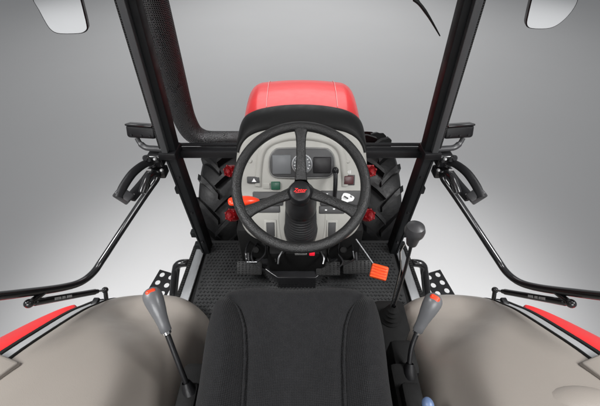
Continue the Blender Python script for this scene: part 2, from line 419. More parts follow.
# ------------------------------------------------------------------ steering wheel
TW = R(30); W0 = V((.003, .727, .700)); WE2 = V((0, math.cos(TW), math.sin(TW))); WN = V((0, -math.sin(TW), math.cos(TW)))
WF = Matrix((EX, WE2, WN)).transposed()
def W(a, b, h=0): return W0 + EX * a + WE2 * b + WN * h
sw_root = bpy.data.objects.new('steering_wheel', None); col.objects.link(sw_root); sw_root.parent = T; sw_root.matrix_parent_inverse = ROOT_INV
sw_root['label'] = 'black three spoke steering wheel'
NR = 96
MB().tube([W(.190 * math.cos(2 * math.pi * k / NR), .190 * math.sin(2 * math.pi * k / NR)) for k in range(NR)], .0152, 16, closed=True, up=WN).build('rim', 'leather', sw_root)
def wheel_pt(px, py, h=0):
    p = on_plane(px, py, W0 + WN * h, WN); d = p - W0
    return d.dot(EX), d.dot(WE2)
def spoke(px, py):
    a, b = wheel_pt(px, py); d = V((a, b)).normalized()
    ring = []
    prof = [(.026, -.044, .020, .010), (.050, -.034, .0175, .010), (.09, -.020, .0150, .0095), (.135, -.008, .0150, .0095), (.165, -.003, .018, .010), (.190, 0, .027, .0115)]
    sd = V((-d.y, d.x))
    rings = []
    prs = spline([V((r, h, w)) for r, h, w, t in prof], 4)
    for i, q in enumerate(prs):
        r, h, w = q; t = .0105; rr = []
        for k in range(14):
            an = 2 * math.pi * k / 14; ca, sa = math.cos(an), math.sin(an)
            ox = math.copysign(abs(ca) ** .7, ca) * w; oz = math.copysign(abs(sa) ** .8, sa) * t
            p2 = d * r + sd * ox
            rr.append(W(p2.x, p2.y, h + oz))
        rings.append(rr)
    MB().loft(rings, closed=True, cap=True).build('spoke', 'leather', sw_root, 60)
spoke(301, 128); spoke(243, 214); spoke(358, 213)
hubo = W(-.003, -.016, -.040)
MB().lathe([(.034, -.03), (.0365, 0), (.036, .012), (.033, .0185), (.0315, .0205), (.0305, .019), (.029, .020), (.017, .0225), (0, .023)], hubo, WN, 48).build('hub', 'black', sw_root)
# red script on the hub
def text_mesh(txt, size, shear, name, m, parent, origin, F, extrude=.0006, bold=.0):
    cu = bpy.data.curves.new(name, 'FONT'); cu.body = txt; cu.size = size; cu.shear = shear; cu.extrude = extrude; cu.align_x = 'CENTER'; cu.align_y = 'CENTER'; cu.offset = bold
    tmp = bpy.data.objects.new('tmp', cu); col.objects.link(tmp)
    bpy.context.view_layer.update()
    me = bpy.data.meshes.new_from_object(tmp.evaluated_get(bpy.context.evaluated_depsgraph_get()))
    bpy.data.objects.remove(tmp); bpy.data.curves.remove(cu)
    mt = F.to_4x4(); mt.translation = origin; me.transform(mt); me.name = name
    me.materials.clear(); me.materials.append(M[m])
    o = bpy.data.objects.new(name, me); col.objects.link(o); o.parent = parent
    o.matrix_parent_inverse = ROOT_INV if parent is tractor else Matrix.Identity(4)
    return o
text_mesh('Zetor', .0155, .35, 'red_lettering', 'redprint', sw_root, W(-.003, -.0145, -.0165), WF, bold=.0001)
um = MB(); um.tube([W(-.017, -.0225, -.0175), W(-.004, -.0215, -.0172), W(.012, -.0205, -.0175)], .0007, 6); um.build('red_underline', 'redprint', sw_root)

# column bellows
CAx = V((0, .36, -.933)).normalized()
prof = [(.026, -.02), (.036, .01), (.046, .03), (.051, .06), (.053, .11), (.053, .135), (.047, .142)]
for k in range(8):
    t0 = .144 + k * .021; r = .055 + k * .0012
    prof += [(r - .007, t0), (r - .001, t0 + .004), (r, t0 + .009), (r - .001, t0 + .014), (r - .007, t0 + .0205)]
prof += [(.066, .318), (.068, .335), (.068, .42)]
MB().lathe(prof, W(0, 0, -.05), CAx, 40).build('column_boot', 'boot', T, 50, 'black ribbed rubber boot under the steering wheel')
# red-orange direction lever left of the column
lv = MB()
A = at(259, 201, y=.80); Bq = at(228, 202, y=.775)
lv.tube(spline([A, A.lerp(Bq, .3) + V((0, 0, .004)), A.lerp(Bq, .7) + V((0, 0, .003)), Bq], 5), [.008, .010, .012, .014, .016, .0175, .0185, .019, .019, .0185, .018, .0175, .017, .016, .014, .007], 14, flat=.75)
dlv = lv.build('direction_lever', 'orangered', T, label='orange red shuttle lever left of the steering column')
st = MB(); st.tube([A + (Bq - A) * .06, A + V((.10, .05, -.02))], .006, 10); st.build('lever_stalk', 'black', dlv)

# ------------------------------------------------------------------ cab floor, mat, sills
cf = MB(); cf.box((0, .36, -.035), (1.06, 1.50, .06), None, .006)
cf.build('cab_floor', 'matte', T)
mt_ = MB(); mt_.box((0, .70, .0005), (.955, .80, .009), None, .003)
mz = .0065
nx, ny = 56, 44
for j in range(ny):
    for i in range(nx):
        x = -.464 + i * .0168; y = .312 + j * .0178
        if j % 2: x += .0084
        if abs(x) > .468: continue
        w = .0061; h = .0058
        vs = [mt_.bm.verts.new(V((x + a * w, y + b_ * w, mz - .002))) for a, b_ in ((1.25, 0), (0, 1.25), (-1.25, 0), (0, -1.25))]
        tp = [mt_.bm.verts.new(V((x + a * w * .55, y + b_ * w * .55, mz - .002 + h))) for a, b_ in ((1.25, 0), (0, 1.25), (-1.25, 0), (0, -1.25))]
        for k in range(4): mt_.bm.faces.new((vs[k], vs[(k + 1) % 4], tp[(k + 1) % 4], tp[k]))
        mt_.bm.faces.new(tp)
fm = mt_.build('floor_mat', 'mat', None, 20)
fm['label'] = 'black rubber floor mat with raised diamond studs on the cab floor'; fm['category'] = 'floor mat'
for s in (-1, 1):
    a = V((s * .497, 1.06, .006)); b2 = V((s * .515, .50, .006))
    st = MB(); st.beam(a + V((s * .012, 0, 0)), b2 + V((s * .012, 0, 0)), .042, .010, bevel=.002)
    so = st.build('sill_strip', 'strip', T, label='satin metal door sill strip')
    sl = MB(); 
    p0, p1 = a + V((s * .040, 0, .004)), b2 + V((s * .040, 0, .004))
    n = 46
    for k in range(n):
        q = p0.lerp(p1, k / n); sl.box(q, (.016, .009, .014), None, .002, 1)
    sl.beam(p0 + V((s * .003, 0, -.003)), p1 + V((s * .003, 0, -.003)), .018, .012, bevel=.003)
    sl.build('sill_seal', 'rubber', so)

# ------------------------------------------------------------------ cab pillars and cross bar
PY = 1.05
for s in (-1, 1):
    zb, zj, ztp = 0.0, .60, 1.36
    dT = .032
    bx, jx = .476, .496
    up_ = V((0, 1, 0))
    pl = MB(); pl.beam((s * .489, 1.045, zj - .01), (s * (.489 - dT), 1.045, ztp), .036, .05, up=up_, bevel=.005)
    po = pl.build('upper_pillar', 'pillar', T)
    bd = MB(); bd.beam((s * .5055, 1.018, zj + .02), (s * (.5055 - dT), 1.018, ztp), .023, .034, up=up_, bevel=.003); bd.build('pillar_trim', 'band', po)
    se = MB(); n = 110
    A0 = V((s * .524, 1.026, zj + .03)); A1 = V((s * (.524 - dT), 1.026, ztp))
    se.beam(A0 + V((0, .004, 0)), A1 + V((0, .004, 0)), .013, .026, up=up_, bevel=.003)
    for k in range(n):
        q = A0.lerp(A1, (k + .5) / n); se.box(q + V((0, -.009, 0)), (.009, .006, .0042), None, .001, 1)
    se.build('pillar_seal', 'rubber', po)
    PY = 1.045
    lo = MB(); lo.beam((s * bx, PY, zb - .02), (s * jx, PY, zj), .042, .07, up=up_, bevel=.006)
    for z_ in (.05, .14, .42): lo.box((s * (bx + .034), PY - .015, z_), (.03, .03, .035), None, .005)
    lo.beam((s * (bx + .013), PY - .037, .02), (s * (jx + .013), PY - .037, zj - .02), .008, .006, up=up_, bevel=.001)
    lo2 = lo.build('lower_pillar', 'pillar', T)
    kn = MB(); kn.box((s * (jx + .004), PY - .006, zj + .005), (.066, .085, .030), None, .006); kn.build('pillar_joint', 'black', lo2)
    for z_ in (.1, .3, .5):
        MB().lathe([(0, .006), (.006, .006), (.008, 0), (.008, -.004)], (s * (bx + (jx - bx) * z_ / zj + -.005), PY - .036, z_), (0, -1, 0), 12).build('bolt', 'black', lo2)
cbm = MB(); cbm.beam((-.487, 1.075, .575), (.487, 1.075, .575), .04, .034, up=V((0, 0, 1)), bevel=.006)
cbm.beam((-.487, 1.09, .602), (.487, 1.09, .602), .014, .010, bevel=.003)
cbm.build('cross_bar', 'black', T)

rf = MB(); rf.box((0, .28, 1.50), (1.20, 1.72, .10), None, .04)  # roof above the frame, added to shade the cab interior
rf.build('unseen_cab_roof', 'headliner', T)
# ------------------------------------------------------------------ exhaust with perforated guard
EXH = bpy.data.objects.new('exhaust_pipe', None); col.objects.link(EXH); EXH.parent = T; EXH.matrix_parent_inverse = ROOT_INV
EXH['label'] = 'exhaust stack in a perforated steel guard beside the windscreen pillar'
pts = [V((-.485, 1.25, 1.40)), V((-.492, 1.25, 1.0)), V((-.497, 1.25, .72)), V((-.495, 1.25, .63)), V((-.478, 1.25, .565)), V((-.44, 1.25, .535)), V((-.38, 1.25, .53)), V((-.20, 1.25, .53))]
sp = spline(pts, 8)
rad = []
for p in sp:
    k = min(1, max(0, (p.x + .50) / .10)) if p.z < .75 else 0
    rad.append(.048 - .014 * k)
MB().tube(sp, rad, 40, caps=False).build('heat_guard', 'perf', EXH, 60)
MB().tube(sp, [r - .018 for r in rad], 16, caps=False).build('inner_pipe', 'matte', EXH, 60)
for s_, w_ in ((-.052, .006),):
    rb = MB(); rb.beam((-.536, 1.225, .64), (-.530, 1.225, 1.40), .008, .012, up=V((0, 1, 0)), bevel=.001)
    n = 70
    for k in range(n): rb.box((-.533, 1.216, .65 + k * .0107), (.010, .006, .0045), None, .001, 1)
    rb.build('guard_seam', 'band', EXH)

# ------------------------------------------------------------------ front wheels
def tyre(s):
    c = V((s * .455, 1.62, -.235)); K = .695
    root = bpy.data.objects.new('front_wheel', None); col.objects.link(root); root.parent = T; root.matrix_parent_inverse = ROOT_INV
    root['label'] = 'lugged front tyre beyond the %s lower windscreen' % ('left' if s < 0 else 'right')
    b = MB()
    prof = [(.40, -.13), (.46, -.155), (.55, -.17), (.61, -.165), (.645, -.14), (.66, -.09), (.665, 0), (.66, .09), (.645, .14), (.61, .165), (.55, .17), (.46, .155), (.40, .13)]
    prof = [(r_ * K, h_ * .72) for r_, h_ in prof]
    b.lathe(prof, c, (1, 0, 0), 72)
    nl = 22
    F = frame_from((1, 0, 0))
    for side in (-1, 1):
        for k in range(nl):
            a0 = 2 * math.pi * (k + (.5 if side > 0 else 0)) / nl
            secs = []
            for t in (0, .2, .4, .6, .8, 1):
                xx = side * (-.015 + .175 * t); r = .668 if t < .6 else (.655 if t < .9 else .625)
                a = a0 + (-.30 * t + (.05 * t * t))
                hh = .058; wd = .024 + .007 * t
                ring = []
                for (da, dr) in ((-wd, -.02), (-wd * .72, hh), (wd * .72, hh), (wd, -.02)):
                    an = a + da / r; ring.append(c + V((xx * .72, (r + dr) * K * math.cos(an), (r + dr) * K * math.sin(an))))
                secs.append(ring)
            b.loft(secs, closed=True, cap=True)
    b.build('tyre', 'tyre', root, 30)
    h = MB(); h.lathe([(r_ * K, h_ * .72) for r_, h_ in [(.40, -.12), (.37, -.10), (.34, -.03), (.2, 0), (.12, .02), (.1, .06), (0, .06)]], c, (s, 0, 0), 48)
    h.lathe([(r_ * K, h_ * .72) for r_, h_ in [(.41, .12), (.39, .10), (.36, .02), (.34, -.03)]], c, (s, 0, 0), 48)
    h.build('wheel_rim', 'redpart', root)
tyre(-1); tyre(1)

# ------------------------------------------------------------------ under the dashboard: column cover, pedals, cables
ud = MB()
ud.box(at(297, 256, y=.90), (.26, .10, .16), None, .02)
ud.box((0, 1.0, .13), (.56, .16, .30), None, .03)
ud.build('column_cover', 'matte', T)
q = at(312, 251, y=.845)
MB().box(at(312, 253.5, y=.80), (.022, .012, .018), None, .003).build('warning_light', 'redled', T, label='small red light under the steering column')
MB().box(at(301, 253.5, y=.805), (.05, .012, .012), None, .003).build('key_plate', 'dashmid', T)
def pedal(px0, px1, py, z, lab):
    c0 = at(px0, py, z=z); c1 = at(px1, py, z=z); c = (c0 + c1) / 2; w = c1.x - c0.x
    tilt = Matrix.Rotation(R(35), 3, 'X')
    p = MB(); p.box(c, (w, .062, .012), tilt, .004)
    for k in range(6):
        for i in range(max(3, int(w / .016))):
            n_ = max(3, int(w / .016)); p.box(c + tilt @ V((-w * .42 + w * .84 * i / (n_ - 1), -.024 + k * .0096, .007)), (.008, .005, .005), tilt, .001, 1)
    po = p.build('pedal', 'rubber', T, 30, lab)
    a = MB(); a.tube(spline([c + V((0, .01, -.005)), c + V((-.01 if px0 < 300 else .0, .08, .03)), c + V((0, .14, .12)), V((c.x * .8, 1.0, .30))], 5), .010, 10); a.build('pedal_arm', 'black', po)
pedal(237, 262, 268, .10, 'clutch pedal left of the steering column')
pedal(316, 340, 268.5, .10, 'brake pedal nearest the steering column')
pedal(343, 371, 267, .10, 'brake pedal furthest from the steering column')
tunnel_px = [(246, 252), (256, 263), (277.5, 278), (316, 278), (334, 263), (344, 252)]
tp_ = [at(a, b_, z=.085) for a, b_ in tunnel_px]
MB().prism([p - V((0, 0, .08)) for p in tp_], V((0, 0, .08)), .006, 3).build('tunnel_cover', 'gloss', T)
for pp, r_, m_ in ([[(250, 240, .93), (246, 250, .86), (247, 261, .82), (256, 262, .81), (265, 254, .84), (266, 244, .9)], .0042, 'gloss'],
                   [[(258, 242, .93), (253, 250, .87), (252, 259, .83), (259, 268, .80)], .0042, 'gloss'],
                   [[(352, 244, .93), (353, 252, .87), (354, 259, .84), (343, 265, .82)], .0042, 'gloss'],
                   [[(340, 240, .94), (338, 252, .87), (343, 262, .83), (338, 268, .81)], .004, 'gloss'],
                   [[(247, 262, .80), (257, 262, .79)], .0016, 'steel'], [[(353, 251, .83), (354, 258, .81)], .0016, 'steel'],  # thin steel strands stand in for highlights along the black cables
                   [[(283, 250, .86), (279, 257, .83), (278, 264, .81)], .0035, 'steel'], [[(321, 252, .86), (324, 258, .83), (323, 264, .81)], .0035, 'steel'],
                   [[(262, 243, .92), (273, 252, .88), (276, 262, .84)], .005, 'matte'], [[(330, 243, .92), (328, 254, .88), (331, 262, .84)], .005, 'matte']):
    MB().tube(spline([at(a, b_, y=y) for a, b_, y in pp], 6), r_, 8).build('cable' if m_ != 'steel' else 'clip', m_, T)
for px, py in ((256, 250), (343, 250)):
    c = at(px, py, y=.85); MB().lathe([(0, .012), (.012, .012), (.016, .004), (.016, -.02)], c, (CAM - c), 12).build('bracket', 'matte', T)

# orange pull lever with steel rod
c = at(379, 272, z=.21); a = at(356, 239, y=.87); d = (c - a).normalized()
rod = MB(); rod.tube([a, a + d * (c - a).length * .5, c], .0035, 8)
ol = rod.build('pull_lever', 'steel', T, label='steel rod lever with orange ribbed grip')
grp = MB(); F = frame_from(d, (0, -.6, 1))
dirx = (at(389, 270, z=.21) - at(371, 265, z=.21)).normalized(); diry = V((0, -.55, -.05)) ; 
n_ = (CAM - c).normalized(); e1 = dirx - n_ * dirx.dot(n_); e1.normalize(); e2 = n_.cross(e1)
FF = Matrix((e1, e2, n_)).transposed()
grp.box(c, (.068, .058, .028), FF, .008, 3)
for k in range(5): grp.box(c + FF @ V((0, -.022 + k * .011, .0155)), (.062, .006, .010), FF, .002, 2)
grp.build('grip', 'orange', ol)

# ------------------------------------------------------------------ seat cushion
hwp = [(.498, .10), (.495, .145), (.489, .175), (.480, .193), (.468, .206), (.45, .215), (.41, .222), (.36, .225), (.30, .222), (.22, .216), (.12, .214), (.0, .214), (-.06, .21)]
seat = MB(); rings = []
nu = 72
def sst(a, b, x):
    t = max(0, min(1, (x - a) / (b - a))); return t * t * (3 - 2 * t)
def edge_d(x, y):
    x = abs(x); best = 9; prev = V((0, .521, 0))
    for q in hw_o:
        a, b2 = prev, V((q.y, q.x, 0)); e = b2 - a; p = V((x, y, 0))
        t = max(0, min(1, (p - a).dot(e) / max(1e-9, e.length_squared))); best = min(best, (p - a - e * t).length); prev = b2
    return best
def seat_z(u, y, hw):
    x = u * hw; ax = abs(x); px_ = pipe_x(y)
    z = .520
    z += .036 * sst(px_ - .005, px_ + .05, ax)
    z -= .018 * sst(px_, px_ - .10, ax) * sst(.49, .38, y)
    d = edge_d(x, y)
    z -= .052 * (1 - min(1, d / .045)) ** 2.2
    z -= .004 * math.exp(-(x / .07) ** 2) * sst(.38, .48, y)
    z -= .013 * math.exp(-((ax - px_ + .003) / .008) ** 2) * sst(.02, .05, d)
    return z
def pipe_x(y):
    pp = [(-.06, .106), (.20, .110), (.30, .117), (.335, .122), (.38, .130), (.42, .146), (.445, .163), (.462, .182), (.50, .23)]
    for (y0, x0), (y1, x1) in zip(pp, pp[1:]):
        if y <= y1:
            t = max(0, (y - y0) / (y1 - y0)); t = max(0, min(1, t)); return x0 + (x1 - x0) * t
    return .25
ys = []
hw_s = spline([V((y + .022, w, 0)) for y, w in hwp], 6)
hw_o = hw_s
# underside/front roll
q0 = hw_s[0]
def ring_at(y, hw, dz=0, sc=1):
    r = []
    for i in range(nu + 1):
        u = -1 + 2 * i / nu
        u2 = math.sin(u * math.pi / 2) * .35 + u * .65
        dip = -.006 * math.exp(-(u / .34) ** 2) * max(0, min(1, (y - .40) / .09))
        r.append(V((u2 * hw * sc, y + dip, seat_z(u2, y, hw) + dz)))
    return r
rings.append([V((p.x * .96, .47, .40)) for p in ring_at(q0.x, q0.y)])
rings.append([V((p.x * 1.02, p.y + .004, p.z - .05)) for p in ring_at(q0.x, q0.y)])
rings.append([V((p.x * 1.02, p.y + .006, p.z - .02)) for p in ring_at(q0.x, q0.y)])
for q in hw_s: rings.append(ring_at(q.x, q.y))
full = []
for r in rings:
    a, b_ = r[0], r[-1]
    zb = min(a.z - .02, .40)
    full.append([V((a.x * .93, a.y, zb)), V((a.x * 1.0, a.y, a.z - .05)), V((a.x * 1.012, a.y, a.z - .018))] + r + [V((b_.x * 1.012, b_.y, b_.z - .018)), V((b_.x * 1.0, b_.y, b_.z - .05)), V((b_.x * .93, b_.y, zb))])
full = [[p + V((-.013, 0, 0)) for p in r] for r in full]
so = seat.loft(full).build('seat', 'fabric', T, 70, 'charcoal fabric seat cushion in the foreground', sub=1)
for s in (-1, 1):
    pp = []
    for y in [-.06 + .512 * k / 40 for k in range(41)]:
        hw = .22
        for q, q2 in zip(hw_s, hw_s[1:]):
            if q2.x <= y <= q.x: hw = q.y; break
        x = pipe_x(y); pp.append(V((s * x - .013, y, seat_z(x / hw, y, hw) + .0065 - .008 * sst(.43, .452, y))))
    MB().tube(pp, .0034, 8).build('piping', 'fabric', so, 60)
sb = MB(); sb.box((-.013, .2, .24), (.38, .44, .34), None, .03); sb.build('seat_base', 'matte', so)

# ------------------------------------------------------------------ fenders
prof_y = [(.735, -.10), (.722, .02), (.700, .10), (.662, .16), (.610, .215), (.557, .268), (.459, .345), (.333, .435), (.20, .505), (.05, .555), (-.12, .58)]
CREASE = [(-.80, .70), (-.66, .585), (-.55, .535), (-.455, .455), (-.385, .355), (-.350, .25), (-.325, .10), (-.32, -.2)]
def crease_d(x, y):
    best = 9
    for (x0, y0), (x1, y1) in zip(CREASE, CREASE[1:]):
        a = V((x0, y0)); b2 = V((x1, y1)); p = V((x, y)); e = b2 - a
        t = max(0, min(1, (p - a).dot(e) / e.length_squared)); q = a + e * t; dd = (p - q).length
        if dd < abs(best):
            sgn = 1 if (e.x * (p.y - a.y) - e.y * (p.x - a.x)) > 0 else -1
            best = dd * sgn
    return best
def sstep(a, b, x):
    t = max(0, min(1, (x - a) / (b - a))); return t * t * (3 - 2 * t)
def fender(s):
    rows = []
    pr = spline([V((0, y, z)) for y, z in prof_y], 4)
    for p in pr:
        y, z = p.y, p.z
        k = max(0, min(1, (.70 - y) / .55))          # 0 front .. 1 back
        xs = .455 - .075 * k                          # shoulder
        ctrl = [(-.752, z - .012), (-.750, z), (-.738, z + .008), (-.70, z + .014), (-.63, z + .018), (-.56, z + .016), (-(xs + .05), z + .010), (-(xs + .005), z + .0), (-(xs - .035), z - .025), (-(xs - .065), z - .075), (-(xs - .085), z - .17), (-(xs - .10), min(z - .22, .10) - .02), (-(xs - .105), -.03)]
        rowp = [ctrl[0]] + [(q.x, q.z) for q in spline([V((a, 0, b_)) for a, b_ in ctrl[1:]], 4)]
        fr = max(0, min(1, (y - .52) / .2))
        row = []
        for j, (x, zz) in enumerate(rowp):
            yy = y
            inn = max(0, min(1, (x + .52) / .16))
            yy -= .075 * fr * inn * inn               # rounded inner front corner
            yy += .012 * fr * math.sin(math.pi * max(0, min(1, (x + .75) / .3)))
            w_ = sstep(-.73, -.62, x)
            zz -= .078 * w_ * sstep(-.10, .010, crease_d(x, yy)) * sstep(.70, .55, y)
            row.append(V((x * -s if s > 0 else x, yy, max(zz, -.10))))
        rows.append(row)
    b = MB(); b.loft(rows)
    fo = b.build('fender', 'beige', T, 70, '%s beige inner fender beside the seat' % ('left' if s < 0 else 'right'), sub=1)
    sg = -1 if s < 0 else 1
    def strip(x0, x1, dz0, dz1, th, name, m, k0=8, k1=None, parent=fo):
        rr = []
        for p in pr[k0:k1]:
            rr.append([V((sg * x0, p.y, p.z + dz0)), V((sg * x1, p.y, p.z + dz1)), V((sg * x1, p.y, p.z + dz1 - th)), V((sg * x0, p.y, p.z + dz0 - th))])
        MB().loft(rr, closed=True, cap=True).build(name, m, parent, 30)
    def bead(x, dz, r, name, m, k0=8):
        MB().tube([V((sg * x, p.y, p.z + dz)) for p in pr[k0:]], r, 8).build(name, m, fo, 60)
    bead(.755, .002, .0042, 'fender_seal', 'rubber', 6)
    strip(.7575, .802, -.002, -.008, .02, 'fender_strip', 'fstrip', 9)
    bead(.805, -.008, .0048, 'fender_seal', 'rubber', 9)
    bead(.8165, -.013, .0055, 'fender_seal', 'rubber', 9)
    q_ = pr[14]
    MB().box((sg * .781, q_.y, q_.z + .002), (.022, .03, .016), None, .004).build('strip_clip', 'black', fo)
    # red outer fender: curves outwards and down, tapering to a point at the front
    rr = []
    prr = [p for p in pr if p.y < .60]
    for i, p in enumerate(prr):
        k = min(1, max(0, (.60 - p.y) / .22)); w = .012 + .17 * k ** .8
        rr.append([V((sg * (.824 + w * t), p.y + .02 * t, p.z - .018 - .055 * t * t * k - .03 * t * k)) for t in (0, .25, .5, .75, .92, 1)] + [V((sg * (.824 + w), p.y + .02, p.z - .16))])
    MB().loft(rr).build('outer_fender', 'red', fo, 45, sub=1, solid=.006)
    return fo
fL = fender(-1); fR = fender(1)
# rear trim panels on the fenders, at the picture's lower corners
for s, parent in ((-1, fL), (1, fR)):
    def S(px): return px if s < 0 else 600 - px
    c = [at(S(22.5), 364.5, z=.455), at(S(23), 367, z=.455), at(S(-8), 390, z=.485), at(S(-26), 384, z=.485), at(S(-16), 349, z=.455)]
    MB().prism(c, V((0, 0, .022)), .006).build('corner_panel', 'beige', parent, label='beige trim panel at the rear of the fender')
b = MB(); b.ball(at(592, 424, z=.49), .10, (1.25, .75, .35), None, 32, 20)
b.build('armrest', 'beige', fR, 60, 'beige armrest bulge at the rear of the right fender')

# ------------------------------------------------------------------ consoles between seat and fenders
for s in (-1, 1):
    c = MB(); c.box((s * .285, .19, .19), (.075, .32, .36), None, .015); c.box((s * .285, .245, .375), (.05, .09, .05), None, .01)
    c.build('side_console', 'matte', T)
cr = MB(); cr.box((.34, .52, .09), (.12, .26, .20), None, .02); cr.box((.30, .37, .24), (.07, .10, .24), None, .015); cr.build('gear_console', 'matte', T)
# loader style levers with grey grips
def grip_lever(s, top, mid, low, base, lab):
    sh = MB(); sh.tube(spline([base, low, mid], 6), .0068, 12)
    sh.lathe([(.022, -.01), (.024, .01), (.018, .03), (.012, .05), (.010, .055)], base, (low - base), 20)
    so_ = sh.build('control_lever', 'black', T, label=lab)
    d = (top - mid); L_ = d.length; pts_ = []; rs = []
    for t, r_ in ((-.10, .0125), (-.08, .0145), (.1, .0150), (.3, .0175), (.5, .0215), (.7, .0245), (.82, .0250), (.9, .0238), (.96, .0205), (1.01, .0155), (1.04, .009), (1.05, .003)):
        r_ *= .93; pts_.append(mid + d * t + (CAM - mid).normalized() * .006 * math.sin(math.pi * max(0, min(1, t)))); rs.append(r_)
    MB().tube(pts_, rs, 24, flat=.85).build('grip', 'grey', so_, 70)
    rc = MB(); up = (CAM - top).normalized()
    e = d.normalized()
    cpos = top - e * .017 + up * .0112
    rc.box(cpos, (.026, .037, .017), Matrix((e.cross(up).normalized(), e, up)).transposed() if abs(e.dot(up)) < .99 else None, .0075, 4)
    rc.build('grip_button', 'orangered', so_)
    MB().tube([mid - d * .10, mid - d * .16], .0105, 14).build('collar', 'chrome', so_)
grip_lever(-1, at(150, 290, x=-.375), at(165, 328, x=-.335), at(178, 362, x=-.305), at(193, 400, x=-.275), 'left control lever with grey grip and red button')
grip_lever(1, at(436, 296, x=.360), at(419, 328, x=.325), at(411, 350, x=.305), at(408, 384, x=.295), 'right control lever with grey grip and red button')
bk = MB(); c = at(428, 405, z=.46); bk.ball(c, .015, (.9, 1.1, 1)); bk.build('blue_knob', 'blue', T, label='blue knob at the foot of the right fender')
bs = MB(); bs.tube([c, c + V((-.01, .0, -.12))], .007, 8); bs.build('knob_stem', 'black', T)
# gear lever
kt = at(415, 230, x=.320); kb = at(411, 246, x=.324); base = at(389, 322, z=.16)
gl = MB(); gl.tube(spline([kb, kb.lerp(base, .35) + V((.008, .01, 0)), kb.lerp(base, .7) + V((.004, .006, 0)), base], 6), .0052, 10)
go = gl.build('gear_lever', 'gloss', T, label='tall gear lever with a round dark knob')
kd = (kt - kb).normalized()
MB().lathe([(.010, -.05), (.015, -.045), (.020, -.015), (.027, -.002), (.0285, .012), (.024, .026), (.012, .033), (0, .0345)], kt - kd * .012, kd, 28).build('knob', 'darkgrey', go)
MB().tube([kb + V((-.022, .0, .01)), kb + V((-.024, .004, -.03)), kb.lerp(base, .25) + V((-.012, 0, 0)), kb.lerp(base, .92) + V((-.008, 0, 0))], .003, 8).build('lock_rod', 'chrome', go)
pf = []
for k in range(6): pf += [(.050 - k * .0065, k * .018), (.053 - k * .0065, k * .018 + .007), (.046 - k * .0065, k * .018 + .014)]
MB().lathe([(.055, -.03)] + pf + [(.008, .115)], base - (kb - base).normalized() * .01, (kb - base), 24).build('lever_boot', 'matte', go)

# ------------------------------------------------------------------ access steps
for s in (-1, 1):
    def S(px): return px if s < 0 else 600 - px
    zs = -.22
    A0 = at(S(161), 271, z=zs); B0 = at(S(176), 275.5, z=zs); D0 = at(S(143), 302, z=zs)
    ex = (B0 - A0); ey = (D0 - A0)
    b = bmesh.new()
    # plate with real round holes: grid of square cells, each an annulus to its border
    plate = MB(); cols, rws = 2, 4
    c0, c1, r0_, r1_ = -.08, 1.08, -.02, 1.02
    for i in range(cols):
        for j in range(rws):
            u0, u1 = c0 + (c1 - c0) * i / cols, c0 + (c1 - c0) * (i + 1) / cols
            v0, v1 = r0_ + (r1_ - r0_) * j / rws, r0_ + (r1_ - r0_) * (j + 1) / rws
            um_, vm = (u0 + u1) / 2, (v0 + v1) / 2
            n = 24; inn, out = [], []
            for k in range(n):
                a_ = 2 * math.pi * k / n; ca, sa = math.cos(a_), math.sin(a_); mxv = max(abs(ca), abs(sa))
                inn.append(A0 + ex * (um_ + ca * (u1 - u0) * .27) + ey * (vm + sa * (v1 - v0) * .30))
                out.append(A0 + ex * (um_ + ca / mxv * (u1 - u0) / 2) + ey * (vm + sa / mxv * (v1 - v0) / 2))
            up_ = V((0, 0, .006))
            Ri = [plate.bm.verts.new(p) for p in inn]; Ro = [plate.bm.verts.new(p) for p in out]
            Ri2 = [plate.bm.verts.new(p + up_) for p in inn]; Ro2 = [plate.bm.verts.new(p + up_) for p in out]
            for k in range(n):
                k2 = (k + 1) % n
                for f in ((Ri[k], Ro[k], Ro[k2], Ri[k2]), (Ri2[k2], Ro2[k2], Ro2[k], Ri2[k]), (Ri[k2], Ri2[k2], Ri2[k], Ri[k]), (Ro[k], Ro2[k], Ro2[k2], Ro[k2])):
                    plate.bm.faces.new(f)
    stp = plate.build('step_plate', 'black', T, 30, 'black access step with round holes')
    b.free()
    tb = MB(); tb.tube(spline([at(S(196), 264, y=1.0), at(S(186), 263, y=.98), at(S(178), 265, y=.97), at(S(175.5), 273, y=.95), at(S(173), 300, y=.86), at(S(172), 318, y=.82)], 6), .020, 14)
    tb.build('step_hanger', 'gloss', stp)

